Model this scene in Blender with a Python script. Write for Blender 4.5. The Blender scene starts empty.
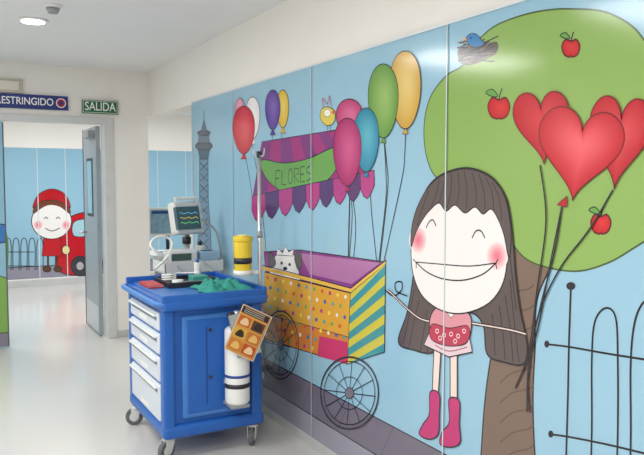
import bpy, bmesh, math, random
from mathutils import Vector, Matrix
from mathutils.geometry import tessellate_polygon
random.seed(4)
scene = bpy.context.scene
scene.view_settings.view_transform = 'Standard'
scene.view_settings.look = 'None'

# ------------------------------------------------------------------ camera
F_PX = 702.0
YAW = math.radians(28.9); PITCH = math.radians(3.67); EYE = 1.55
s, c = math.sin(YAW), math.cos(YAW); sp, cp = math.sin(PITCH), math.cos(PITCH)
FW = Vector((s*cp, c*cp, -sp)); RT = Vector((c, -s, 0)); UP = Vector((s*sp, c*sp, cp))
CAM = Vector((0, 0, EYE))
cam_d = bpy.data.cameras.new("camera"); cam = bpy.data.objects.new("camera", cam_d)
scene.collection.objects.link(cam); scene.camera = cam
cam_d.sensor_width = 36; cam_d.lens = 36*F_PX/644; cam_d.clip_start = 0.05
M = Matrix((( RT.x, UP.x, -FW.x, 0), (RT.y, UP.y, -FW.y, 0), (RT.z, UP.z, -FW.z, 0), (0, 0, 0, 1)))
cam.matrix_world = Matrix.Translation(CAM) @ M

# survey helpers: measured photo point -> real point on a known wall/floor plane
def ray(px, py): return FW + RT*((px-322)/F_PX) - UP*((py-227.5)/F_PX)
def on_x(px, py, x): d = ray(px, py); return CAM + d*(x/d.x)
def on_y(px, py, y): d = ray(px, py); return CAM + d*(y/d.y)
def on_z(px, py, z): d = ray(px, py); return CAM + d*((z-EYE)/d.z)

# ------------------------------------------------------------------ materials
def lin(c8):
    o = []
    for v in c8[:3]:
        v /= 255.0
        o.append(v/12.92 if v <= 0.04045 else ((v+0.055)/1.055)**2.4)
    return (*o, 1.0)
MATS = {}
def mat(name, col, rough=0.5, var=0.03, scale=12, metal=0.0, emit=None, spec=0.5, coat=0.0):
    if name in MATS: return MATS[name]
    m = bpy.data.materials.new(name); m.use_nodes = True
    nt = m.node_tree; b = nt.nodes["Principled BSDF"]
    b.inputs["Roughness"].default_value = rough
    b.inputs["Metallic"].default_value = metal
    b.inputs["Specular IOR Level"].default_value = spec
    b.inputs["Coat Weight"].default_value = coat
    tc = nt.nodes.new("ShaderNodeTexCoord"); nz = nt.nodes.new("ShaderNodeTexNoise")
    nz.inputs["Scale"].default_value = scale; nz.inputs["Detail"].default_value = 3
    rp = nt.nodes.new("ShaderNodeValToRGB")
    a = lin(col)
    rp.color_ramp.elements[0].position = 0.3; rp.color_ramp.elements[1].position = 0.7
    rp.color_ramp.elements[0].color = tuple(max(0, v*(1-var)) for v in a[:3])+(1,)
    rp.color_ramp.elements[1].color = tuple(min(1, v*(1+var)) for v in a[:3])+(1,)
    nt.links.new(tc.outputs["Object"], nz.inputs["Vector"])
    nt.links.new(nz.outputs["Fac"], rp.inputs["Fac"])
    nt.links.new(rp.outputs["Color"], b.inputs["Base Color"])
    if emit:
        b.inputs["Emission Color"].default_value = a; b.inputs["Emission Strength"].default_value = emit
    MATS[name] = m; return m
def attr_mat(name, rough, spec=0.4):
    m = bpy.data.materials.new(name); m.use_nodes = True
    nt = m.node_tree; b = nt.nodes["Principled BSDF"]
    at = nt.nodes.new("ShaderNodeAttribute"); at.attribute_name = "Col"
    nt.links.new(at.outputs["Color"], b.inputs["Base Color"])
    b.inputs["Roughness"].default_value = rough; b.inputs["Specular IOR Level"].default_value = spec
    return m
PRINT = attr_mat("printed_laminate", 0.13, 0.45)
PAPER = attr_mat("printed_card", 0.5, 0.3)

WHITE = mat("wall_paint", (238, 235, 230), 0.7, 0.01, 3)
CEIL = mat("ceiling_paint", (236, 237, 238), 0.8, 0.01, 3)
FLOOR = mat("vinyl_floor", (206, 205, 201), 0.16, 0.035, 90)
BLUE = mat("blue_plastic", (34, 96, 180), 0.35, 0.02)
BLUED = mat("blue_plastic_dark", (20, 66, 140), 0.4, 0.02)
BLUEL = mat("blue_plastic_light", (66, 124, 196), 0.35, 0.02)
DRAW = mat("drawer_plastic", (208, 216, 226), 0.35, 0.01)
STEEL = mat("steel", (200, 202, 205), 0.35, 0.02, metal=0.6)
GREY = mat("grey_plastic", (150, 153, 156), 0.45)
LGREY = mat("light_grey_plastic", (210, 212, 210), 0.4)
DARK = mat("dark_plastic", (38, 40, 46), 0.4)
RUB = mat("rubber", (95, 97, 100), 0.7)
WPL = mat("white_plastic", (232, 233, 231), 0.35, 0.01)

# ------------------------------------------------------------------ mesh helpers
def link(ob, parent=None):
    scene.collection.objects.link(ob)
    if parent: ob.parent = parent
    return ob
def empty(name, loc=(0, 0, 0)):
    e = bpy.data.objects.new(name, None); scene.collection.objects.link(e); e.empty_display_size = 0.1
    return e
def from_bm(bm, name, m, parent=None, smooth=False):
    bmesh.ops.recalc_face_normals(bm, faces=bm.faces)
    me = bpy.data.meshes.new(name); bm.to_mesh(me); bm.free()
    if m: me.materials.append(m)
    if smooth:
        for p in me.polygons: p.use_smooth = True
    return link(bpy.data.objects.new(name, me), parent)
def box(name, x0, x1, y0, y1, z0, z1, m, bevel=0, parent=None, seg=3, rot=None):
    bm = bmesh.new(); bmesh.ops.create_cube(bm, size=1)
    cx, cy, cz = (x0+x1)/2, (y0+y1)/2, (z0+z1)/2
    for v in bm.verts: v.co = Vector((v.co.x*(x1-x0), v.co.y*(y1-y0), v.co.z*(z1-z0)))
    if bevel: bmesh.ops.bevel(bm, geom=bm.edges[:], offset=bevel, segments=seg, profile=0.6, affect='EDGES')
    for v in bm.verts:
        if rot: v.co = rot @ v.co
        v.co += Vector((cx, cy, cz))
    ob = from_bm(bm, name, m, parent)
    return ob
def cyl(name, p0, p1, r, m, parent=None, r2=None, n=28, bevel=0):
    p0, p1 = Vector(p0), Vector(p1); d = p1-p0
    bm = bmesh.new()
    bmesh.ops.create_cone(bm, cap_ends=True, segments=n, radius1=r, radius2=r if r2 is None else r2, depth=d.length)
    if bevel:
        es = [e for e in bm.edges if len(e.link_faces) == 2 and any(len(f.verts) > 4 for f in e.link_faces)]
        bmesh.ops.bevel(bm, geom=es, offset=bevel, segments=4, profile=0.5, affect='EDGES')
    q = d.to_track_quat('Z', 'Y').to_matrix().to_4x4()
    bmesh.ops.transform(bm, matrix=Matrix.Translation((p0+p1)/2) @ q, verts=bm.verts)
    ob = from_bm(bm, name, m, parent)
    for p in ob.data.polygons: p.use_smooth = len(p.vertices) == 4
    return ob
def tube(name, pts, r, m, parent=None, cyclic=False):
    cu = bpy.data.curves.new(name, 'CURVE'); cu.dimensions = '3D'; cu.bevel_depth = r; cu.bevel_resolution = 3
    sl = cu.splines.new('NURBS'); sl.points.add(len(pts)-1)
    for i, p in enumerate(pts): sl.points[i].co = (*p, 1)
    sl.order_u = 3; sl.use_endpoint_u = not cyclic; sl.use_cyclic_u = cyclic
    cu.materials.append(m)
    return link(bpy.data.objects.new(name, cu), parent)
def text(name, body, loc, size, m, parent, rotz=0.0, width=None, align='CENTER'):
    cu = bpy.data.curves.new(name, 'FONT'); cu.body = body; cu.size = size; cu.extrude = 0.001
    cu.align_x = align; cu.align_y = 'CENTER'; cu.materials.append(m); cu.offset = 0.0008
    ob = link(bpy.data.objects.new(name, cu), parent)
    ob.location = loc; ob.rotation_euler = (math.pi/2, 0, rotz)
    if width:
        bpy.context.view_layer.update()
        ob.scale = (width/ob.dimensions.x, 1, 1)
    return ob

def crom(pts, closed, n=6):
    out = []; N = len(pts)
    rng = range(N) if closed else range(N-1)
    for i in rng:
        if closed: p = [pts[(i+k) % N] for k in (-1, 0, 1, 2)]
        else: p = [pts[max(0, i-1)], pts[i], pts[i+1], pts[min(N-1, i+2)]]
        for k in range(n):
            t = k/n; t2 = t*t; t3 = t2*t
            out.append(tuple(0.5*((2*p[1][j])+(-p[0][j]+p[2][j])*t+(2*p[0][j]-5*p[1][j]+4*p[2][j]-p[3][j])*t2+(-p[0][j]+3*p[1][j]-3*p[2][j]+p[3][j])*t3) for j in (0, 1)))
    if not closed: out.append(tuple(pts[-1]))
    return out
BK = (45, 42, 48)
class Painter:
    """flat artwork printed on a real wall plane; every shape is thin geometry on that plane"""
    def __init__(s, kind, val, step=0.000012, w=0.006):
        s.k, s.val, s.step, s.w = kind, val, step, w
        s.v, s.f, s.c = [], [], []; s.layer = 1
    def m(s, p):
        q = on_x(p[0], p[1], s.val) if s.k == 'x' else on_y(p[0], p[1], s.val)
        return (q.y, q.z) if s.k == 'x' else (q.x, q.z)
    def put(s, pts, faces, cols):
        o = len(s.v); off = s.val - s.layer*s.step
        for p in pts: s.v.append((off, p[0], p[1]) if s.k == 'x' else (p[0], off, p[1]))
        s.c += cols
        for f in faces: s.f.append(tuple(i+o for i in f))
        s.layer += 1
    def poly(s, pts, col, smooth=False, outline=None, w=None, raw=False, n=6):
        if smooth: pts = crom(pts, True, n)
        q = pts if raw else [s.m(p) for p in pts]
        tri = tessellate_polygon([[Vector((a, b, 0)) for a, b in q]])
        s.put(q, tri, [lin(col)]*len(q))
        if outline: s.line(pts, outline, w, closed=True, raw=raw, smooth=False)
    def line(s, pts, col=BK, w=None, closed=False, raw=False, smooth=True, n=6):
        w = (w or s.w)/2
        if smooth and len(pts) > 2: pts = crom(pts, closed, n)
        q = [Vector(p) if raw else Vector(s.m(p)) for p in pts]
        r = [q[0]]
        for a in q[1:]:
            if (a-r[-1]).length > 1e-5: r.append(a)
        if closed and (r[0]-r[-1]).length < 1e-5: r.pop()
        q = r; N = len(q)
        if N < 2: return
        vs = []
        for i in range(N):
            a = q[(i-1) % N] if (closed or i > 0) else q[i]
            b = q[(i+1) % N] if (closed or i < N-1) else q[i]
            t = (b-a)
            t = t.normalized() if t.length > 1e-9 else Vector((1, 0))
            nn = Vector((-t.y, t.x))*w
            vs += [tuple(q[i]+nn), tuple(q[i]-nn)]
        fs = [(2*i, 2*i+1, 2*((i+1) % N)+1, 2*((i+1) % N)) for i in range(N if closed else N-1)]
        s.put(vs, fs, [lin(col)]*len(vs))
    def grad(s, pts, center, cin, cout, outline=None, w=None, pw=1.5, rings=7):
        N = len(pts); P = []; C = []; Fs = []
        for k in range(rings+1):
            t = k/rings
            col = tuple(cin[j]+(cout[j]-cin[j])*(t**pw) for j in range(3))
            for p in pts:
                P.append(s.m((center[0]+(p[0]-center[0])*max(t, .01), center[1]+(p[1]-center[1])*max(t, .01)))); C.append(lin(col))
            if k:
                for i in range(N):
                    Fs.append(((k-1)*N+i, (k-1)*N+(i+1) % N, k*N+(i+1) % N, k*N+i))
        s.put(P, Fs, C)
        if outline: s.line(pts, outline, w, closed=True, smooth=False)
    def ell(s, cx, cy, rx, ry, col, outline=None, w=None, n=32):
        pts = [(cx+rx*math.cos(2*math.pi*i/n), cy+ry*math.sin(2*math.pi*i/n)) for i in range(n)]
        if col: s.poly(pts, col, outline=outline, w=w)
        else: s.line(pts, outline, w, closed=True, smooth=False)
    def gell(s, cx, cy, rx, ry, cin, cout, outline=None, n=28, pw=1.3):
        pts = [(cx+rx*math.cos(2*math.pi*i/n), cy+ry*math.sin(2*math.pi*i/n)) for i in range(n)]
        s.grad(pts, (cx, cy), cin, cout, outline, pw=pw)
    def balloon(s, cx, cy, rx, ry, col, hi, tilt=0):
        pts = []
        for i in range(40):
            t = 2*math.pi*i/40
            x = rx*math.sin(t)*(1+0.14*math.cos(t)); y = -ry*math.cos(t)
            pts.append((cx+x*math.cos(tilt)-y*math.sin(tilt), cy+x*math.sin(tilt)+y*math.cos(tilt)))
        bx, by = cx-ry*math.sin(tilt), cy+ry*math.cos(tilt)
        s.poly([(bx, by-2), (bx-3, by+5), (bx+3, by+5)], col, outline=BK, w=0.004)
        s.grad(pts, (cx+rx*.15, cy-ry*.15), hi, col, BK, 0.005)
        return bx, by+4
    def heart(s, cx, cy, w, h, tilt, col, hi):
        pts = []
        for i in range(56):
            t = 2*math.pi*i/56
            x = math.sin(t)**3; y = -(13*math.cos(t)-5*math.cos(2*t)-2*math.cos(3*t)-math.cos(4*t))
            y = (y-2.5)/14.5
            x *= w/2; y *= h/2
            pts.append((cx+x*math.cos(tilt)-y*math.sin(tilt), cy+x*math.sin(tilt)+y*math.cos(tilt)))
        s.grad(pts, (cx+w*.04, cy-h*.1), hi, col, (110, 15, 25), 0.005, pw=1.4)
    def build(s, name, m, parent=None):
        me = bpy.data.meshes.new(name); me.from_pydata(s.v, [], s.f)
        ca = me.color_attributes.new("Col", 'FLOAT_COLOR', 'POINT')
        for i, cc in enumerate(s.c): ca.data[i].color = cc
        me.materials.append(m); me.update()
        return link(bpy.data.objects.new(name, me), parent)
def bil(q, u, v):
    return tuple((q[0][j]*(1-u)+q[1][j]*u)*(1-v)+(q[3][j]*(1-u)+q[2][j]*u)*v for j in (0, 1))

# ------------------------------------------------------------------ room shell
W = 1.907; H = 2.65; FY = 7.08; MY0, MY1 = -0.10, 5.66; MT = 2.21; BY = 11.2
LX = -1.5; RX = 5.2; NY = -2.2
box("floor", LX-.1, RX+.1, NY-.1, BY+.1, -0.1, 0, FLOOR)
box("ceiling", LX-.1, RX+.1, NY-.1, BY+.1, H, H+.1, CEIL)
box("wall_right", W, W+.14, NY, MY1, 0, H, WHITE)
box("wall_right_bulkhead", W, W+.14, MY1, FY+.14, 2.2, H, WHITE)
box("wall_left", LX-.1, LX, NY, BY, 0, H, WHITE)
box("wall_back", LX, RX, NY-.1, NY, 0, H, WHITE)
box("wall_side_room", RX, RX+.1, NY, BY, 0, H, WHITE)
box("wall_distant", LX, RX, BY, BY+.1, 0, H, WHITE)
DX0, DX1, DH = -0.42, 1.476, 2.12
wf = empty("wall_far")
box("wall_left_section", LX, DX0, FY, FY+.14, 0, H, WHITE, parent=wf)
box("wall_right_section", DX1+.0, W, FY, FY+.14, 0, H, WHITE, parent=wf)
box("wall_over_door", DX0, DX1, FY, FY+.14, DH, H, WHITE, parent=wf)
FR = mat("door_frame_paint", (205, 208, 208), 0.45)
df = empty("door_frame")
box("jamb_right", DX1-.005, DX1+.085, FY-.02, FY+.16, 0, DH+.06, FR, .006, df)
box("jamb_left", DX0-.08, DX0, FY-.02, FY+.16, 0, DH+.06, FR, .006, df)
box("head", DX0-.08, DX1+.08, FY-.021, FY+.161, DH, DH+.06, FR, .006, df)
TR = mat("trim_grey", (190, 192, 192), 0.5)
box("baseboard_right", W-.012, W, NY, MY1, 0, 0.06, TR, .003)
box("baseboard_far", DX1+.09, W, FY-.012, FY, 0, .07, TR, .003)
box("baseboard_distant", LX, RX, BY-.015, BY, 0, .1, TR, .003)
box("trim_1", W-.012, W+.152, MY1, MY1+.03, 0, 2.2, FR, .004)     # corner guard at the wall end
for i, yy in enumerate((1.0, 3.4)):
    box("trim_%d" % (i+2), LX, W, yy, yy+.012, H-.003, H+.01, TR)

# ------------------------------------------------------------------ main mural
mural = empty("wall_mural")
LAM = mat("mural_panel_edge", (160, 200, 220), 0.35)
e1 = on_x(446, 182, W-.015).y; e2 = on_x(311.5, 182, W-.015).y; st = e2-e1
edges = [MY0, e1-st, e1, e2, e2+st, MY1]
for i in range(5):
    box("panel_%d" % (i+1), W-.012, W-.0005, edges[i]+.001, edges[i+1]-.001, .06, MT, LAM, parent=mural)
p = Painter('x', W-.0125)
SKY = (149, 190, 212)
def R(y0, y1, z0, z1, col): p.poly([(y0, z0), (y1, z0), (y1, z1), (y0, z1)], col, raw=True)
R(MY0, MY1, .06, MT, SKY)
R(MY0, MY1, .06, .38, (116, 110, 126))
R(MY0, MY1, .06, .19, (152, 150, 166))
p.line([(MY0, .38), (MY1, .38)], BK, .006, raw=True); p.line([(MY0, .19), (MY1, .19)], BK, .006, raw=True)
for k in range(14):
    a = MY0+.3+k*.42; p.line([(a, .38), (a+.12, .19)], (95, 90, 105), .005, raw=True)
# trunk
p.poly([(515, 225), (512, 270), (500, 310), (492, 350), (485, 400), (481, 455), (478, 500), (540, 520), (535, 455), (533, 400), (535, 350), (537, 300), (552, 262), (560, 220)], (122, 102, 90), True, BK, .007)
for k in range(11):
    y0 = 285+k*20
    p.line([(500, y0+18), (512, y0+8), (528, y0+4), (534, y0)], (102, 84, 74), .006)
# foliage
fol = [(427, 158), (424, 128), (430, 98), (446, 76), (462, 66), (470, 50), (492, 28), (520, 16), (548, 10), (575, 9), (605, 12), (632, 26), (655, 50), (690, 60), (720, 110), (715, 170), (690, 215), (655, 235), (634, 248), (610, 262), (580, 271), (550, 268), (525, 258), (508, 236), (492, 205), (460, 190), (437, 178)]
p.poly(fol, (138, 172, 92), True, (70, 90, 50), .006)
def apple(cx, cy, r):
    pts = [(cx, cy-r*.75), (cx+r*.6, cy-r*.95), (cx+r, cy-r*.2), (cx+r*.75, cy+r*.7), (cx+r*.2, cy+r), (cx, cy+r*.9), (cx-r*.2, cy+r), (cx-r*.75, cy+r*.7), (cx-r, cy-r*.2), (cx-r*.6, cy-r*.95)]
    pts = crom(pts, True, 4)
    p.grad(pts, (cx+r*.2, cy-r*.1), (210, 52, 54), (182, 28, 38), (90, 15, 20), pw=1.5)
    p.line([(cx, cy-r*.7), (cx+1, cy-r*1.2), (cx+r*.3, cy-r*1.8)], BK, .006)
    p.poly([(cx-1, cy-r*1.1), (cx-r*.6, cy-r*1.7), (cx-r*1.2, cy-r*1.4), (cx-r*.6, cy-r*1.05)], (100, 160, 74), True, BK, .004)
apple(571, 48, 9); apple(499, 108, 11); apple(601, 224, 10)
# nest + bird
p.poly([(458, 50), (468, 46), (485, 44), (497, 42), (497, 52), (485, 60), (470, 65), (460, 62)], (84, 76, 74), True)
for k in range(46):
    x = random.uniform(457, 484); y = random.uniform(42, 63)
    p.line([(x, y), (x+random.uniform(9, 16), y-random.uniform(-2, 8))], random.choice([BK, BK, (120, 108, 100), (60, 52, 54)]), .005, smooth=False)
p.poly([(466, 38), (470, 34), (476, 34), (481, 39), (484, 44), (478, 47), (471, 46), (468, 42)], (52, 125, 185), True, BK, .003)
p.poly([(466, 38), (462, 39), (467, 41)], (230, 160, 40)); p.ell(471, 38, 1, 1, BK)

# fence at the right
p.line([(546, 344), (570, 347), (610, 354), (660, 362), (720, 374)], BK, .007)
p.line([(549, 434), (570, 437), (610, 445), (660, 457), (720, 470)], BK, .007)
p.ell(547, 344, 2.5, 3.5, BK); p.ell(551, 434, 2.5, 3.5, BK)
p.line([(571, 288), (569, 350), (568, 400), (565, 500)], BK, .008); p.ell(571, 286, 4.5, 4, BK)
p.line([(590, 500), (592, 430), (592, 360), (595, 322), (606, 308), (616, 318), (618, 360), (618, 430), (616, 500)], BK, .007)
p.line([(630, 500), (631, 430), (631, 360), (636, 318), (648, 300), (662, 316), (664, 360), (662, 500)], BK, .007)
p.line([(700, 500), (698, 400), (702, 300)], BK, .009)

# ---- slim tower lamp (left)
TW = (92, 112, 132)
p.poly([(199.5, 158), (208, 158), (208.5, 200), (211, 240), (213, 300), (196, 296), (198, 240), (199.5, 200)], (112, 136, 156), False, BK, .008)
for k in range(11):
    a = 162+k*11; p.line([(199.5, a), (208.5, a+9)], (48, 52, 62), .007); p.line([(208.5, a), (199.5, a+9)], (48, 52, 62), .007)
p.poly([(198, 150), (210, 150), (208, 159), (200, 159)], (80, 96, 114), False, BK, .007)
p.ell(204, 146, 8.5, 4.5, (68, 82, 100), BK, .007)
p.poly([(198, 143), (199, 133), (209, 133), (210, 143)], TW, False, BK, .007)
p.ell(204, 133, 6.5, 2.6, (68, 82, 100), BK, .007)
p.poly([(201, 131), (204, 119), (207, 131)], TW, False, BK, .006)
p.line([(204, 120), (204, 110)], BK, .007)

# ---- left balloons and strings
p.line([(245, 153), (250, 180), (254, 205), (262, 225)], BK, .005)
p.line([(252, 140), (256, 165), (262, 180)], BK, .005)
p.line([(273, 130), (272, 150)], BK, .005); p.line([(283, 128), (280, 148)], BK, .005)
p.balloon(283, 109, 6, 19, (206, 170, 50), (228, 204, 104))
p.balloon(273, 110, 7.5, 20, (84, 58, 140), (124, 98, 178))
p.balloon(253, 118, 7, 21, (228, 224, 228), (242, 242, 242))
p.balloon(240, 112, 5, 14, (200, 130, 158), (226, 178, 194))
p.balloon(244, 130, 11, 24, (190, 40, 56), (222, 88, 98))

# ---- right balloons strings
bx = [(406, 128, 402, 180, 384, 262), (384, 137, 388, 190, 380, 262), (367, 173, 372, 215, 377, 262), (350, 185, 352, 225, 347, 290), (345, 150, 356, 230, 350, 290), (384, 137, 386, 200, 379, 262)]
for b in bx: p.line([(b[0], b[1]), ((b[0]+b[2])/2+1, (b[1]+b[3])/2), (b[2], b[3]), (b[4], b[5])], BK, .0055)

# ---- kiosk cart
p.line([(258, 205), (262, 235), (266, 268)], (205, 190, 120), .018); p.line([(350, 195), (349, 240), (348, 290)], BK, .010)
p.line([(262, 205), (268, 268)], BK, .006)
roof = [(262, 142), (337, 130), (371, 171), (253, 196)]
p.poly(roof, (160, 50, 118), False, BK, .006)
for k in range(0, 8, 2):
    u0, u1 = k/8, (k+1)/8
    p.poly([bil(roof, u0, 0), bil(roof, u1, 0), bil(roof, u1, 1), bil(roof, u0, 1)], (126, 54, 120))
p.poly([(262, 160), (285, 163), (310, 158), (336, 147), (340, 160), (330, 178), (310, 190), (290, 194), (274, 186), (264, 174)], (110, 160, 78), True, BK, .006)
# FLORES, hand lettered
def letters(x, y, w, h, gap):
    O = [(.5+.5*math.sin(t*math.pi/6), .5-.5*math.cos(t*math.pi/6)) for t in range(13)]
    G = {'F': [[(0, 1), (0, 0), (1, 0)], [(0, .5), (.8, .5)]], 'L': [[(0, 0), (0, 1), (1, 1)]],
         'O': [O], 'R': [[(0, 1), (0, 0), (1, .1), (1, .4), (0, .5), (1, 1)]],
         'E': [[(1, 0), (0, 0), (0, 1), (1, 1)], [(0, .5), (.8, .5)]], 'S': [[(1, 0), (0, .15), (0, .4), (1, .6), (1, .85), (0, 1)]]}
    for i, ch in enumerate('FLORES'):
        x0 = x+i*(w+gap)
        for l in G[ch]: p.line([(x0+a*w, y+b*h-(x0-x+a*w)*.16) for a, b in l], BK, .006, smooth=False)
letters(276, 171, 4.3, 15, 1.9)
for k in range(9):
    x0, x1 = 252+k*13.6, 252+(k+1)*13.6
    t0 = 196-(x0-252)*.21; t1 = 196-(x1-252)*.21
    cc = (90, 56, 108) if k % 2 else (176, 60, 130)
    p.poly([(x0, t0), (x1, t1), (x1+.3, t1+15), (x1-3, t1+23), ((x0+x1)/2, (t0+t1)/2+27), (x0+3, t0+23), (x0, t0+15)], cc, False, BK, .005)
# interior and box
p.poly([(264, 252), (300, 250), (385, 262), (350, 292), (266, 272)], (134, 66, 132), False, BK, .006)
p.poly([(300, 253), (380, 263), (352, 284), (310, 274)], (172, 112, 162))
# white toy dog looking over the edge
DG = (232, 230, 230)
p.poly([(272, 276), (273, 262), (278, 254), (288, 252), (297, 258), (299, 270), (298, 283)], DG, True, BK, .005)
p.poly([(275, 258), (270, 252), (269, 262), (272, 268), (276, 264)], (96, 90, 94), True, BK, .004)
p.poly([(295, 256), (301, 252), (302, 264), (299, 270), (296, 264)], (96, 90, 94), True, BK, .004)
p.poly([(277, 255), (278, 248), (283, 253), (286, 246), (289, 252), (294, 249), (293, 256)], DG, False, BK, .004)
p.ell(282, 263, 1.2, 1.7, BK); p.ell(290, 264.5, 1.2, 1.7, BK); p.ell(285.5, 268.5, 2.2, 1.8, BK); p.line([(281, 272), (285, 274), (291, 273)], BK, .004)
side = [(265, 272), (351, 293), (348, 364), (263, 338)]
p.poly(side, (216, 162, 62), False, BK, .006)
p.poly([bil(side, 0, .62), bil(side, 1, .62), bil(side, 1, 1), bil(side, 0, 1)], (208, 130, 56), False, BK, .004)
DC = [(212, 92, 60), (84, 156, 156), (230, 220, 206), (178, 60, 126), (112, 162, 80), (60, 104, 164), (230, 206, 88)]
for i in range(11):
    for j in range(7):
        u = (i+.5+(.3 if j % 2 else -.1))/11; v = (j+.5)/7
        if u > .97: continue
        x, y = bil(side, u, v); p.ell(x, y, 1.3, 2.1, DC[(i*3+j*5) % 7], n=12)
front = [(351, 293), (386, 264), (385, 352), (348, 364)]
p.poly(front, (66, 146, 154), False, BK, .006)
for k in range(0, 9, 2):
    p.poly([bil(front, 0, k/9), bil(front, 1, max(0, (k-.9)/9)), bil(front, 1, (k+.1)/9), bil(front, 0, (k+1)/9)], (198, 190, 74))
p.poly([(320, 336), (348, 342), (348, 364), (318, 356)], (196, 62, 106))
p.line(front, BK, .006, closed=True, smooth=False)
p.line([(263, 268), (300, 277), (351, 290)], (226, 182, 80), .022, smooth=False); p.line([(351, 291), (386, 262)], (226, 182, 80), .016, smooth=False)
p.line([(263, 265), (351, 288), (387, 260)], BK, .005, smooth=False)
def wheel(cx, cy, rx, ry):
    p.ell(cx, cy, rx, ry, None, (64, 60, 68), .011, 44); p.ell(cx, cy, rx*.88, ry*.88, None, BK, .005, 40)
    for k in range(12):
        a = k*math.pi/6+.1; p.line([(cx, cy), (cx+rx*.9*math.cos(a), cy+ry*.9*math.sin(a))], BK, .0045)
    p.ell(cx, cy, rx*.15, ry*.15, (120, 116, 126), BK, .004); p.ell(cx, cy, rx*.45, ry*.45, None, BK, .004)
wheel(281, 345, 18, 34); wheel(350, 393, 29, 36)
p.line([(386, 290), (394, 296), (402, 290), (402, 282), (396, 283), (397, 291), (408, 296)], BK, .006)
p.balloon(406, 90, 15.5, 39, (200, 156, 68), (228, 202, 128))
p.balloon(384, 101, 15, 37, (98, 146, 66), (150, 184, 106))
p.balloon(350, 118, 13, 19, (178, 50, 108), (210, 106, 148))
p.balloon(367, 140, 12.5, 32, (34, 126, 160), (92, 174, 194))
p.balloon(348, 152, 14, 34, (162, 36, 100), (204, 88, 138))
# bird on the awning
p.poly([(322, 110), (327, 107), (333, 109), (336, 116), (333, 124), (326, 125), (321, 118)], (216, 196, 84), True, BK, .004)
p.ell(328, 113, 3.4, 4, (236, 232, 216), BK, .003); p.poly([(332, 112), (337, 110), (334, 115)], (216, 90, 56))
p.line([(324, 108), (323, 98), (328, 104), (330, 96), (332, 106)], (190, 56, 84), .005); p.line([(328, 125), (328, 131)], BK, .004); p.line([(331, 125), (331, 131)], BK, .004)

# ---- girl
HR = (94, 83, 82); HS = (58, 48, 50); SK = (234, 214, 206)
p.poly([(399, 342), (408, 312), (414, 275), (416, 235), (421, 205), (431, 184), (448, 172), (470, 168), (492, 177), (507, 198), (513, 230), (516, 270), (521, 310), (528, 345), (524, 364), (505, 362), (488, 354), (484, 325), (470, 312), (440, 315), (437, 342), (432, 353), (415, 350)], HR, True, (46, 38, 42), .007)
for q in [[(420, 300), (414, 325), (410, 346)], [(428, 310), (424, 335), (421, 351)], [(415, 290), (410, 315), (404, 343)], [(434, 316), (431, 335), (428, 352)], [(493, 314), (495, 335), (496, 356)], [(500, 305), (504, 335), (506, 360)], [(506, 295), (511, 328), (514, 362)], [(511, 280), (515, 320), (520, 362)], [(509, 235), (513, 275), (517, 310)]]: p.line(q, HS, .0045)
p.poly([(435, 343), (442, 344), (439, 398), (433, 396)], SK); p.poly([(451, 345), (458, 345), (458, 404), (451, 403)], SK)
for q in [[(435, 343), (433, 396)], [(442, 344), (439, 396)], [(451, 345), (451, 403)], [(458, 345), (458, 403)]]: p.line(q, BK, .006)
BT = (190, 54, 116)
p.poly([(431, 392), (440, 394), (440, 415), (439, 434), (430, 439), (420, 434), (424, 424), (430, 414)], BT, True, BK, .006)
p.poly([(450, 399), (460, 401), (460, 424), (461, 442), (452, 447), (441, 444), (443, 432), (450, 422)], BT, True, BK, .006)
# arms
A1 = [(434, 322), (420, 318), (404, 305), (393, 294), (388, 290)]
p.line(A1, BK, .014); p.line(A1, SK, .005)
A2 = [(466, 322), (490, 326), (512, 330), (527, 334)]
p.line(A2, BK, .014); p.line(A2, SK, .005)
# clothes
p.poly([(432, 328), (450, 332), (469, 330), (473, 352), (450, 357), (425, 345)], (222, 198, 206), False, BK, .006)
p.poly([(440, 306), (460, 308), (472, 318), (468, 342), (450, 345), (433, 338), (431, 318)], (216, 146, 158), True, BK, .006)
p.poly([(433, 324), (450, 328), (469, 326), (468, 342), (450, 346), (432, 339)], (186, 62, 88), True, BK, .004)
for q in [(438, 331), (445, 335), (452, 334), (459, 336), (465, 331), (441, 338), (456, 341)]: p.ell(q[0], q[1], 1.6, 2.0, None, (236, 214, 220), .004, n=10)
p.line([(436, 345), (450, 351), (468, 347)], (150, 60, 90), .004)
p.poly([(444, 307), (460, 308), (452, 318)], (236, 228, 228), False, BK, .004)
# face
face = crom([(412, 255), (414, 230), (425, 208), (445, 196), (465, 194), (488, 203), (503, 225), (508, 255), (504, 283), (490, 303), (466, 313), (444, 311), (425, 298), (415, 278)], True, 4)
FC = (234, 231, 230)
p.poly(face, FC, False, BK, .006)
p.gell(419, 240, 9, 14, (226, 116, 132), FC); p.gell(498, 256, 11, 15, (226, 116, 132), FC)
p.poly([(412, 247), (413, 225), (420, 203), (432, 184), (448, 173), (470, 169), (492, 178), (506, 198), (512, 232), (510, 258), (505, 235), (499, 219), (492, 209), (484, 214), (476, 207), (466, 213), (456, 205), (447, 211), (440, 203), (431, 210), (424, 219), (417, 232)], HR, True, (46, 38, 42), .005)
for q in [[(440, 180), (437, 195), (432, 207)], [(446, 176), (443, 192), (440, 203)], [(452, 174), (452, 190), (448, 208)], [(459, 172), (460, 188), (458, 204)], [(465, 171), (468, 190), (467, 209)], [(473, 172), (477, 190), (477, 205)], [(480, 174), (485, 192), (486, 210)], [(487, 178), (493, 192), (495, 210)], [(493, 182), (500, 198), (503, 220)], [(430, 190), (424, 206), (418, 226)]]: p.line(q, HS, .0045)
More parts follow.
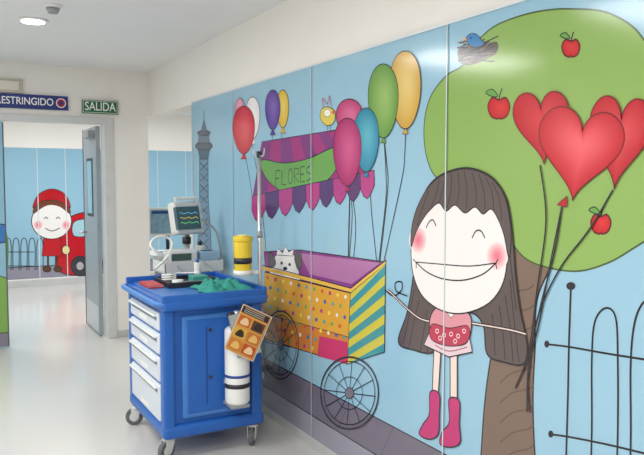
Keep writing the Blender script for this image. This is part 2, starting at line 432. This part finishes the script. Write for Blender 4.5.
p.line([(427, 228), (430, 222), (434, 220), (437, 226)], BK, .006); p.line([(473, 238), (477, 231), (482, 231), (486, 238)], BK, .006)
p.line([(417, 262), (428, 272), (445, 279), (465, 280), (484, 274), (497, 263)], BK, .006)
p.line([(417, 262), (440, 264), (470, 266), (497, 263)], BK, .005)
p.line([(414, 259), (417, 263), (417, 268)], BK, .005); p.line([(499, 259), (497, 264), (498, 269)], BK, .005)
# ---- heart balloons
for q in [[(541, 165), (547, 220), (538, 290), (530, 350), (518, 385)], [(563, 206), (556, 250), (543, 300), (530, 360), (528, 412)], [(614, 190), (590, 230), (560, 270), (538, 320), (529, 380), (531, 412)], [(563, 206), (550, 270), (536, 340), (516, 388)]]:
    p.line(q, BK, .0065)
RD = (178, 26, 40)
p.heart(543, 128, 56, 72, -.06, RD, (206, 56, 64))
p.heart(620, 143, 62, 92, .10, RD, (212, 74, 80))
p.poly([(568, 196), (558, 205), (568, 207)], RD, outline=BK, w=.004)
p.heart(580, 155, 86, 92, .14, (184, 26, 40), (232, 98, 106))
# panel joints: pale aluminium strip with a dark gap line
for e in edges[1:-1]:
    p.line([(e, .06), (e, MT)], (206, 216, 220), .007, raw=True); p.line([(e-.004, .06), (e-.004, MT)], (96, 120, 134), .0022, raw=True)
p.line([(MY0, MT), (MY1, MT)], (225, 230, 232), .010, raw=True); p.line([(MY1, .06), (MY1, MT)], (215, 222, 226), .012, raw=True)
p.build("mural_print", PRINT, mural)

# ------------------------------------------------------------------ distant mural
dm = empty("distant_wall_mural")
q = Painter('y', BY-.004, .0001, .012)
q.poly([(LX+.05, .12), (RX-.05, .12), (RX-.05, 2.06), (LX+.05, 2.06)], (142, 184, 206), raw=True)
q.poly([(LX+.05, .12), (RX-.05, .12), (RX-.05, .30), (LX+.05, .30)], (142, 140, 156), raw=True)
q.line([(LX+.05, .30), (RX-.05, .30)], BK, .012, raw=True)
for k in range(5):
    x = 8+k*8; q.line([(x-3, 270), (x-3, 244), (x, 238), (x+3, 244), (x+3, 270)], BK, .012)
q.line([(0, 252), (34, 252)], BK, .012); q.line([(0, 266), (34, 266)], BK, .012); q.line([(2, 232), (2, 270)], BK, .018)
q.line([(-20, 210), (0, 222), (7, 240), (7, 268)], (90, 130, 60), .03)
q.poly([(60, 272), (60, 244), (64, 226), (72, 216), (92, 214), (98, 240), (100, 272)], (186, 30, 38), True, BK, .014)
q.poly([(74, 222), (90, 220), (92, 234), (74, 236)], (160, 198, 212), True, BK, .012)
q.ell(80, 266, 9, 10, (60, 60, 68), BK); q.ell(80, 266, 4, 4.5, (170, 170, 175), BK); q.ell(66, 250, 4, 4.5, (226, 210, 140), BK)
q.poly([(44, 236), (60, 236), (62, 256), (42, 256)], (186, 36, 42), False, BK)
q.line([(48, 256), (48, 268)], (90, 60, 40), .03); q.line([(56, 256), (56, 268)], (90, 60, 40), .03); q.ell(47, 269, 4, 3, (90, 60, 40), BK); q.ell(58, 269, 4, 3, (90, 60, 40), BK)
q.ell(51.5, 221, 20, 18, (232, 230, 228), BK, .012)
q.gell(38, 225, 5, 5, (232, 116, 130), (232, 230, 228)); q.gell(66, 225, 4.5, 5, (232, 116, 130), (232, 230, 228))
q.poly([(33, 214), (35, 204), (43, 197), (52, 196), (62, 198), (69, 206), (70, 214), (60, 207), (50, 205), (42, 208)], (110, 62, 46), True)
q.poly([(33, 208), (36, 198), (42, 192), (52, 189), (62, 192), (68, 199), (70, 208), (61, 202), (51, 200), (41, 202)], (176, 28, 36), True, BK, .01)
q.line([(44, 219), (46, 217), (48, 219)], BK, .012); q.line([(56, 219), (58, 217), (60, 219)], BK, .012); q.line([(45, 228), (52, 231), (60, 228)], BK, .012)
for x in (38, 66, 130, 158, 186):
    a = q.m((x, 200))[0]; q.line([(a, .12), (a, 2.06)], (200, 214, 220), .012, raw=True)
q.build("mural_print_distant", PRINT, dm)

# ------------------------------------------------------------------ doors
DM = mat("door_leaf_blue_grey", (150, 160, 166), 0.4)
d1 = empty("door_1"); LW = .82
box("leaf", DX1-.055, DX1-.012, FY+.15, FY+LW, .01, DH-.01, DM, .004, d1)
box("edge_strip", DX1-.06, DX1-.01, FY+LW, FY+LW+.008, .01, DH-.01, DARK, 0, d1)
box("kick_plate", DX1-.058, DX1-.054, FY+.17, FY+LW-.02, .03, .3, STEEL, 0, d1)
box("window_frame", DX1-.060, DX1-.054, FY+.33, FY+LW-.2, 1.2, 1.8, DARK, .002, d1)
box("window_pane", DX1-.062, DX1-.058, FY+.36, FY+LW-.23, 1.23, 1.77, mat("glass_blue", (150, 190, 210), 0.1), 0, d1)
cyl("handle_stem", (DX1-.055, FY+LW-.08, 1.02), (DX1-.12, FY+LW-.08, 1.02), .011, STEEL, d1)
cyl("handle_lever", (DX1-.115, FY+LW-.07, 1.02), (DX1-.115, FY+LW-.2, 1.02), .011, STEEL, d1)
box("closer", DX1-.12, DX1-.056, FY+.2, FY+.48, DH-.12, DH-.05, GREY, .006, d1)
d2 = empty("door_2")
box("leaf", DX0+.005, .575, FY+.02, FY+.065, .01, DH-.01, LAM, .004, d2)
q2 = Painter('y', FY+.019, .0003, .01)
q2.poly([(DX0+.01, .02), (.57, .02), (.57, DH-.02), (DX0+.01, DH-.02)], (140, 188, 212), raw=True)
q2.poly([(DX0+.01, .02), (.57, .02), (.57, .15), (DX0+.01, .15)], (132, 126, 142), raw=True)
q2.poly([(-.1, .15), (.57, .15), (.57, .66), (.3, .78), (0, .6)], (126, 172, 84), raw=True, outline=BK)
q2.poly([(.3, .95), (.57, 1.0), (.57, 1.16), (.3, 1.2)], (60, 120, 190), raw=True, outline=BK)
q2.line([(.57, .02), (.57, DH-.02)], (90, 96, 100), .012, raw=True)
q2.build("print", PRINT, d2)

# ------------------------------------------------------------------ signs
TXTW = mat("sign_white", (240, 240, 240), .5, 0)
def signbox(name, a, b, mt):
    e = empty(name); P0 = on_y(*a, FY-.03); P1 = on_y(*b, FY-.03)
    box("plate", P0.x, P1.x, FY-.03, FY-.001, P1.z, P0.z, mt, .003, e)
    return e, (P0+P1)/2, P1.x-P0.x, P0.z-P1.z
P0 = on_y(68, 96.5, FY-.03); P1 = on_y(68, 110.5, FY-.03)
e = empty("restricted_area_sign"); sx0 = P0.x-1.12
box("plate", sx0, P0.x, FY-.03, FY-.001, P1.z, P0.z, mat("sign_blue", (30, 48, 122), .4), .003, e)
zc = (P0.z+P1.z)/2
text("lettering", "ACCESO RESTRINGIDO", (P0.x-.13, FY-.032, zc), .095, TXTW, e, width=.82, align='RIGHT')
cyl("symbol_disc", (P0.x-.065, FY-.034, zc), (P0.x-.065, FY-.03, zc), .045, TXTW, e)
cyl("symbol_red", (P0.x-.065, FY-.036, zc), (P0.x-.065, FY-.034, zc), .037, mat("sign_red", (190, 40, 50), .4), e)
cyl("symbol_center", (P0.x-.065, FY-.038, zc), (P0.x-.065, FY-.036, zc), .022, mat("sign_blue", (30, 48, 122)), e)
e, cc, w_, h_ = signbox("exit_sign", (82, 99.5), (118, 114.5), mat("sign_green", (16, 100, 54), .4))
box("border", cc.x-w_/2+.007, cc.x+w_/2-.007, FY-.0315, FY-.029, cc.z-h_/2+.007, cc.z+h_/2-.007, TXTW, 0, e)
box("field", cc.x-w_/2+.011, cc.x+w_/2-.011, FY-.0325, FY-.031, cc.z-h_/2+.011, cc.z+h_/2-.011, mat("sign_green", (16, 100, 54)), 0, e)
text("lettering", "SALIDA", (cc.x, FY-.034, cc.z), .115, TXTW, e, width=w_*.86)
e, cc, w_, h_ = signbox("emergency_light", (-30, 76), (23, 93), mat("beige_plastic", (198, 192, 178), .4))
box("diffuser", cc.x-w_/2+.03, cc.x+w_/2-.03, FY-.045, FY-.028, cc.z-h_/2+.02, cc.z+h_/2-.02, mat("beige_light", (216, 212, 202), .4), .005, e)

# ------------------------------------------------------------------ ceiling fittings
LITE = mat("lamp_glow", (255, 252, 245), .5, 0, emit=4)
pc = on_z(33, 20, H); e = empty("ceiling_downlight")
cyl("trim_ring", (pc.x, pc.y, H), (pc.x, pc.y, H-.012), .100, WPL, e, n=40)
cyl("lens", (pc.x, pc.y, H-.011), (pc.x, pc.y, H-.016), .075, LITE, e, n=40)
pc = on_z(53, 5, H); e = empty("smoke_detector")
cyl("base", (pc.x, pc.y, H), (pc.x, pc.y, H-.02), .055, WPL, e)
cyl("head", (pc.x, pc.y, H-.02), (pc.x, pc.y, H-.05), .042, GREY, e, r2=.03)
PW = 0.56
def added_panel_light(i, x, y, power, sx=1.2, sy=.6):  # panels out of view, added to light the rooms
    e = empty("added_light_panel")
    box("frame", x-sx/2-.02, x+sx/2+.02, y-sy/2-.02, y+sy/2+.02, H-.012, H, WPL, .002, e)
    box("diffuser", x-sx/2, x+sx/2, y-sy/2, y+sy/2, H-.014, H-.011, mat("diffuser_glow", (255, 253, 248), .5, 0, emit=1.5), 0, e)
    ld = bpy.data.lights.new("panel_lamp", 'AREA'); ld.shape = 'RECTANGLE'; ld.size = sx; ld.size_y = sy
    ld.energy = power*PW; ld.color = (1, .985, .965)
    lo = link(bpy.data.objects.new("lamp", ld), e); lo.location = (x, y, H-.02)
for i, a in enumerate([(-.1, -.8, 62), (-.3, 1.0, 62), (-.4, 2.9, 56), (-.45, 4.9, 58)]): added_panel_light(i, *a)
for i, a in enumerate([(.0, 8.6, 64), (1.6, 9.4, 60), (3.5, 9.2, 60), (3.6, 6.6, 50)]): added_panel_light(i, *a)

# ------------------------------------------------------------------ medical cart
cart = empty("medical_cart")
X0, X1, Y0, Y1 = 1.09, 1.655, 3.74, 4.50
box("carcass", X0+.02, X1-.015, Y0+.02, Y1-.02, .17, .85, BLUE, .012, cart)
box("base_bumper", X0-.025, X1+.015, Y0-.015, Y1+.015, .125, .20, BLUE, .03, cart, 5)
for k, (x, y) in enumerate([(X0+.012, Y0+.025), (X1-.03, Y0+.025), (X0+.012, Y1-.025), (X1-.03, Y1-.025)]):
    box("corner_post_%d" % (k+1), x-.034, x+.034, y-.034, y+.034, .15, .87, BLUE, .02, cart, 4)
for k, zz in enumerate((.20, .428, .583, .716, .836)): box("drawer_rail_%d" % k, X0-.012, X0+.03, Y0+.03, Y1-.03, zz-.007, zz+.007, BLUE, .002, cart)
box("side_panel", X0+.09, X1-.09, Y0-.002, Y0+.03, .23, .81, BLUEL, .012, cart)
box("side_panel_inner", X0+.115, X1-.115, Y0-.006, Y0+.02, .255, .785, BLUE, .008, cart)
box("side_slot", X0+.225, X0+.232, Y0-.008, Y0, .3, .74, BLUED, 0, cart)
for zz in (.72, .45): cyl("fastener", (X0+.25, Y0-.012, zz), (X0+.25, Y0, zz), .01, DARK, cart)
box("top_slab", X0-.03, X1+.03, Y0-.04, Y1+.03, .845, .905, BLUE, .025, cart, 5)
box("top_work_surface", X0+.01, X1-.03, Y0+.015, Y1-.015, .90, .912, BLUEL, .004, cart)
box("top_rim_near", X0-.03, X1+.025, Y0-.036, Y0-.012, .89, .935, BLUE, .009, cart)
box("top_rim_rear", X0-.03, X1+.025, Y1+.006, Y1+.028, .89, .945, BLUE, .009, cart)
box("top_rim_back", X1+.001, X1+.025, Y0-.036, Y1+.028, .89, .945, BLUE, .009, cart)
tube("grip", [(X0-.01, Y0-.02, .885), (X0-.05, Y0-.02, .89), (X0-.06, Y0+.05, .89), (X0-.06, Y1-.05, .89), (X0-.05, Y1+.01, .89), (X0-.01, Y1+.01, .885)], .016, BLUEL, cart)
dz = [(.725, .828), (.592, .708), (.437, .574), (.21, .419)]
for k, (a, b) in enumerate(dz):
    box("drawer_%d" % (k+1), X0-.026, X0+.05, Y0+.068, Y1-.068, a, b, DRAW, .014, cart, 4)
    box("drawer_recess_shade_%d" % (k+1), X0-.028, X0-.02, Y0+.10, Y1-.10, b-.048, b-.020, mat("drawer_shadow_grey", (120, 132, 146), .5), .003, cart)  # flat grey strip, colour painted as the shadow of a grip recess
    box("drawer_lip_%d" % (k+1), X0-.045, X0-.02, Y0+.09, Y1-.09, b-.024, b-.010, WPL, .005, cart)
    box("label_%d" % (k+1), X0-.0275, X0-.025, (Y0+Y1)/2-.08, (Y0+Y1)/2+.08, a+.02, a+.045, WPL, 0, cart)
def caster(k, x, y, parent, r=.055, zt=.13, ang=0.5):
    c_, s_ = math.cos(ang), math.sin(ang)
    ax = Vector((-s_, c_, 0)); fw = Vector((c_, s_, 0)); o = Vector((x, y, 0))-fw*.02
    cyl("caster_stem_%d" % k, (x, y, zt-.02), (x, y, zt+.01), .015, STEEL, parent)
    w0 = o+Vector((0, 0, r))
    cyl("caster_tyre_%d" % k, w0-ax*.014, w0+ax*.014, r, RUB, parent, bevel=.004)
    cyl("caster_hub_%d" % k, w0-ax*.016, w0+ax*.016, r*.55, LGREY, parent)
    for sgn in (-1, 1):
        a = w0+ax*.021*sgn
        bm = bmesh.new()
        pts = [a+fw*-.018-Vector((0, 0, .012)), a+fw*.018-Vector((0, 0, .012)), Vector((x, y, zt-.014))+ax*.021*sgn+fw*.03, Vector((x, y, zt-.014))+ax*.021*sgn-fw*.04]
        vs = [bm.verts.new(v) for v in pts]+[bm.verts.new(v+ax*.004*sgn) for v in pts]
        bm.faces.new(vs[:4]); bm.faces.new(vs[4:][::-1])
        for i in range(4): bm.faces.new((vs[i], vs[(i+1) % 4], vs[4+(i+1) % 4], vs[4+i]))
        from_bm(bm, "caster_fork_%d_%s" % (k, 'a' if sgn < 0 else 'b'), LGREY, parent)
    cyl("caster_cap_%d" % k, (x, y, zt-.022), (x, y, zt-.008), .036, LGREY, parent)
caster(1, X0+.02, Y0+.05, cart, ang=.5); caster(2, X1-.04, Y0+.04, cart, ang=1.0)
caster(3, X0+.01, Y1-.06, cart, ang=-.3); caster(4, X1-.04, Y1-.05, cart, ang=.2)

# IV pole fixed to the cart (hooks run along the wall direction)
iv = empty("iv_pole"); PXX, PYY = X1+.048, 3.86
cyl("pole", (PXX, PYY, .30), (PXX, PYY, 1.72), .011, STEEL, iv)
for k, zz in enumerate((.36, .78)): box("clamp_%d" % k, X1+.001, PXX+.018, PYY-.02, PYY+.02, zz, zz+.04, GREY, .006, iv)
for k, sg in enumerate((-1, 1)):
    tube("hook_%d" % (k+1), [(PXX, PYY, 1.71), (PXX, PYY+.05*sg, 1.70), (PXX, PYY+.075*sg, 1.72), (PXX, PYY+.08*sg, 1.75)], .005, STEEL, iv)
cyl("pole_cap", (PXX, PYY, 1.70), (PXX, PYY, 1.735), .016, DARK, iv)
cyl("height_knob", (PXX, PYY, 1.22), (PXX, PYY, 1.26), .017, GREY, iv)

# yellow sharps container held by an arm that rests against the pole clamp
sc = empty("sharps_container"); cx, cy = 1.598, 3.87
YEL = mat("yellow_plastic", (226, 196, 50), .35)
cyl("tub", (cx, cy, 1.015), (cx, cy, 1.20), .050, YEL, sc, r2=.056, bevel=.006)
cyl("black_band", (cx, cy, 1.07), (cx, cy, 1.105), .0545, DARK, sc)
cyl("lid", (cx, cy, 1.20), (cx, cy, 1.232), .059, YEL, sc, bevel=.006)
cyl("lid_opening", (cx, cy, 1.230), (cx, cy, 1.239), .030, mat("yellow_lid", (240, 225, 120), .4), sc)
cyl("tub_holder", (cx, cy, 1.0), (cx, cy, 1.03), .058, WPL, sc)
box("holder_arm", cx+.04, PXX-.0115, PYY-.012, PYY+.014, 1.003, 1.026, WPL, .004, sc)

# white gas cylinder hung on the cart side
can = empty("oxygen_cylinder"); cx, cy = 1.47, 3.655
cyl("body", (cx, cy, .30), (cx, cy, .74), .070, WPL, can, bevel=.025)
cyl("band", (cx, cy, .46), (cx, cy, .475), .0715, BLUED, can); cyl("strap", (cx, cy, .40), (cx, cy, .425), .0715, DARK, can)
cyl("neck", (cx, cy, .74), (cx, cy, .79), .028, GREY, can); cyl("valve", (cx, cy, .79), (cx, cy, .83), .018, STEEL, can)
cyl("valve_knob", (cx-.015, cy, .81), (cx-.055, cy, .81), .014, DARK, can)
box("bracket", cx-.05, cx+.05, Y0-.03, Y0-.003, .40, .425, STEEL, .003, can)
box("cradle", cx-.055, cx+.055, cy-.055, Y0-.003, .285, .303, GREY, .006, can)
# laminated cards
lf = empty("instruction_cards")
q3 = Painter('y', 3.560, .0006, .003)
back = [(228, 316), (250, 310), (262, 352), (238, 358)]
q3.poly(back, (170, 174, 176)); q3.line(back, (120, 124, 128), .005, closed=True, smooth=False)
card = [(243, 304), (271, 317), (252, 361), (224, 348)]
q3.poly(card, (224, 162, 78)); 
q3.poly([bil(card, .03, .02), bil(card, .97, .02), bil(card, .97, .16), bil(card, .03, .16)], (60, 48, 48))
ORG = [(206, 104, 40), (196, 84, 40), (228, 180, 70), (96, 66, 56), (214, 128, 50), (200, 120, 60)]
for i in range(3):
    for j in range(2):
        u0, u1 = .06+j*.47, .06+j*.47+.41; v0, v1 = .21+i*.26, .21+i*.26+.21
        q3.poly([bil(card, u0, v0), bil(card, u1, v0), bil(card, u1, v1), bil(card, u0, v1)], ORG[(i*2+j*3) % 6])
        mu, mv = (u0+u1)/2, (v0+v1)/2; hc = [(240, 206, 160), (60, 44, 44), (236, 190, 110)][(i+j) % 3]
        q3.poly([bil(card, mu-.13, mv+.07), bil(card, mu-.04, mv-.07), bil(card, mu+.1, mv-.05), bil(card, mu+.14, mv+.06)], hc, True)
for k in range(3): q3.line([bil(card, .1, .05+k*.04), bil(card, .8, .05+k*.04)], (220, 210, 196), .003)
q3.line(card, (226, 214, 196), .006, closed=True, smooth=False)
q3.build("cards", PAPER, lf)
a = on_y(243, 304, 3.56); b = on_y(271, 317, 3.56)
tube("hanging_cord", [((a.x+b.x)/2-.05, 3.558, (a.z+b.z)/2), (a.x+.05, 3.60, .83), (a.x+.06, 3.70, .875)], .003, DARK, lf)

def cloth(name, x0, x1, y0, y1, z, amp, m, seed, nx=34, ny=30):
    rnd = random.Random(seed); ph = [rnd.uniform(0, 6) for _ in range(6)]
    bm = bmesh.new(); g = []
    for i in range(nx):
        r = []
        for j in range(ny):
            u, v = i/(nx-1), j/(ny-1)
            x = x0+(x1-x0)*u+.014*math.sin(9*v+ph[0]); y = y0+(y1-y0)*v+.014*math.sin(8*u+ph[1])
            h = abs(math.sin(9*u+5*v+ph[2]))*.5+abs(math.sin(15*v-8*u+ph[3]))*.35+.2*math.sin(29*u+ph[4]+4*v)
            edge = min(u, 1-u, v, 1-v)*6
            r.append(bm.verts.new((x, y, z+amp*max(h, 0)*min(1, edge)+.002)))
        g.append(r)
    for i in range(nx-1):
        for j in range(ny-1): bm.faces.new((g[i][j], g[i+1][j], g[i+1][j+1], g[i][j+1]))
    ob = from_bm(bm, name, m, None, True)
    so = ob.modifiers.new("t", 'SOLIDIFY'); so.thickness = .004; so.offset = 1
    return ob
cloth("surgical_drape", 1.34, 1.62, 3.79, 4.06, .915, .06, mat("teal_cloth", (48, 146, 132), .8, .1, 30), 3)
tr = empty("instrument_tray")
box("base", 1.22, 1.56, 4.11, 4.44, .913, .922, DARK, .003, tr)
for k, b in enumerate([(1.22, 1.23, 4.11, 4.44), (1.55, 1.56, 4.11, 4.44), (1.22, 1.56, 4.11, 4.12), (1.22, 1.56, 4.43, 4.44)]): box("rim_%d" % k, *b, .915, .945, DARK, .002, tr)
cyl("tape_roll", (1.30, 4.2, .923), (1.30, 4.2, .95), .035, WPL, tr); box("gauze_box", 1.40, 1.50, 4.2, 4.3, .923, .965, mat("teal_plastic", (70, 160, 150), .4), .004, tr)
cyl("gel_bottle", (1.49, 4.38, .923), (1.49, 4.38, 1.03), .022, WPL, tr, bevel=.006); cyl("gel_cap", (1.49, 4.38, 1.03), (1.49, 4.38, 1.055), .01, BLUE, tr)
tube("coiled_tubing", [(1.29+.045*math.cos(t*.7), 4.35+.045*math.sin(t*.7), .93+.0016*t) for t in range(28)]+[(1.40, 4.34, .97), (1.46, 4.26, .98)], .005, WPL, tr)
tube("monitor_cable", [(1.25, 4.16, .93), (1.34, 4.13, .95), (1.44, 4.15, .935), (1.53, 4.2, .95), (1.52, 4.32, .94)], .004, GREY, tr)
rf = empty("red_folder")
RP = mat("red_plastic", (196, 50, 54), .4)
box("cover", 1.11, 1.20, 4.16, 4.40, .913, .921, RP, .003, rf)
box("pages", 1.115, 1.203, 4.165, 4.395, .9215, .926, WPL, .001, rf)
box("cover_top", 1.11, 1.202, 4.16, 4.40, .9265, .930, RP, .001, rf)

# ------------------------------------------------------------------ vital-signs machine on a stand, behind the cart
vm = empty("patient_monitor"); mx, my = 1.62, 5.00
for k in range(5):
    a = k*2*math.pi/5+.3; ex, ey = mx+.22*math.cos(a), my+.22*math.sin(a)
    cyl("leg_%d" % k, (mx, my, .10), (ex, ey, .085), .018, GREY, vm)
    cyl("leg_wheel_%d" % k, (ex-.012*math.sin(a), ey+.012*math.cos(a), .035), (ex+.012*math.sin(a), ey-.012*math.cos(a), .035), .035, RUB, vm)
    cyl("leg_pin_%d" % k, (ex, ey, .035), (ex, ey, .085), .008, STEEL, vm)
cyl("column", (mx, my, .09), (mx, my, 1.20), .022, GREY, vm)
box("basket_floor", mx-.22, mx+.22, my-.19, my+.13, .90, .915, LGREY, .005, vm)
for k, b in enumerate([(mx-.22, mx+.22, my-.19, my-.18), (mx-.22, mx+.22, my+.12, my+.13), (mx-.22, mx-.21, my-.19, my+.13), (mx+.21, mx+.22, my-.19, my+.13)]): box("basket_side_%d" % k, *b, .90, .985, LGREY, .003, vm)
box("main_unit", mx-.19, mx+.03, my-.165, my-.03, .92, 1.07, LGREY, .025, vm, 4)
box("unit_display", mx-.165, mx-.02, my-.169, my-.16, .995, 1.045, mat("lcd", (60, 90, 84), .2), .002, vm)
box("glove_box", mx+.055, mx+.19, my-.14, my-.03, .916, 1.05, mat("glove_box_blue", (150, 180, 204), .5), .006, vm)
box("glove_slot", mx+.085, mx+.16, my-.11, my-.06, 1.049, 1.053, DARK, 0, vm)
cyl("bottle", (mx+.12, my+.05, .916), (mx+.12, my+.05, 1.08), .035, WPL, vm, bevel=.01); cyl("bottle_cap", (mx+.12, my+.05, 1.08), (mx+.12, my+.05, 1.11), .016, DARK, vm)
rot = Matrix.Rotation(.35, 3, 'Z') @ Matrix.Rotation(-.2, 3, 'X')
cyl("pole_collar", (mx, my, 1.10), (mx, my, 1.15), .032, DARK, vm)
box("screen_housing", mx-.14, mx+.12, my-.075, my+.015, 1.17, 1.41, LGREY, .03, vm, 4, rot)
box("screen", mx-.122, mx+.085, my-.097, my-.060, 1.21, 1.375, mat("screen_dark", (64, 92, 100), .15), .004, vm, 2, rot)
for k, zz in enumerate((1.255, 1.29, 1.325)):
    tube("trace_%d" % k, [Vector((mx-.018, my-.0785, 1.2925))+rot @ Vector((-.08+i*.016, -.0195, zz-1.2925+(.011 if i % 4 == 1 else (-.006 if i % 4 == 2 else 0)))) for i in range(11)], .0018, mat("trace_%d" % k, [(120, 220, 130), (230, 210, 90), (110, 200, 230)][k], .4, 0, emit=.5), vm)
box("carry_handle", mx-.10, mx+.08, my-.045, my-.01, 1.425, 1.445, LGREY, .009, vm)
cyl("handle_post_1", (mx-.09, my-.028, 1.38), (mx-.09, my-.028, 1.43), .008, LGREY, vm); cyl("handle_post_2", (mx+.07, my-.028, 1.38), (mx+.07, my-.028, 1.43), .008, LGREY, vm)
tube("hose_1", [(mx-.13, my-.12, 1.0), (mx-.26, my-.16, 1.05), (mx-.32, my-.13, 1.12), (mx-.24, my-.10, 1.18), (mx-.12, my-.10, 1.14), (mx-.20, my-.16, 1.0), (mx-.30, my-.20, .95)], .009, WPL, vm)
tube("hose_2", [(mx+.02, my-.15, 1.0), (mx+.12, my-.24, .95), (mx+.08, my-.26, .86), (mx-.1, my-.24, .9), (mx-.14, my-.17, .98)], .007, GREY, vm)
tube("hose_3", [(mx+.06, my-.02, 1.30), (mx+.19, my-.06, 1.24), (mx+.22, my-.1, 1.1), (mx+.235, my-.1, .95), (mx+.2, my-.21, .8), (mx+.05, my-.05, .7)], .008, GREY, vm)

# ------------------------------------------------------------------ desk with computer beyond the side opening
dk = empty("desk")
box("worktop", 2.08, 3.3, 7.55, 8.2, .72, .75, LGREY, .005, dk)
box("front_panel", 2.12, 3.26, 7.62, 7.64, .08, .72, BLUEL, 0, dk)
for k, (x, y) in enumerate([(2.12, 7.6), (3.26, 7.6), (2.12, 8.15), (3.26, 8.15)]): box("leg_%d" % k, x-.02, x+.02, y-.02, y+.02, 0, .72, GREY, .003, dk)
cm = empty("computer_monitor")
box("foot", 2.2, 2.42, 7.72, 7.9, .75, .765, DARK, .006, cm); cyl("stand", (2.31, 7.82, .76), (2.31, 7.82, 1.0), .02, DARK, cm)
box("housing", 2.08, 2.50, 7.77, 7.81, .95, 1.27, LGREY, .008, cm)
box("screen", 2.105, 2.475, 7.766, 7.772, .98, 1.245, mat("screen_lit", (110, 140, 156), .2, .2, 20, emit=.15), 0, cm)
box("window_bar", 2.12, 2.46, 7.763, 7.767, 1.20, 1.23, mat("screen_bar", (40, 70, 120), .3), 0, cm)
box("keyboard", 2.15, 2.5, 7.6, 7.7, .751, .77, LGREY, .004)
pr = empty("printer")
box("body", 2.6, 2.98, 7.68, 8.0, .751, .95, LGREY, .02, pr); box("slot", 2.65, 2.93, 7.675, 7.69, .80, .83, DARK, 0, pr); box("paper_tray", 2.66, 2.92, 7.6, 7.7, .78, .79, WPL, .002, pr)

wd = bpy.data.worlds.new("world"); scene.world = wd; wd.use_nodes = True
wd.node_tree.nodes["Background"].inputs[0].default_value = (.9, .95, 1, 1); wd.node_tree.nodes["Background"].inputs[1].default_value = .3
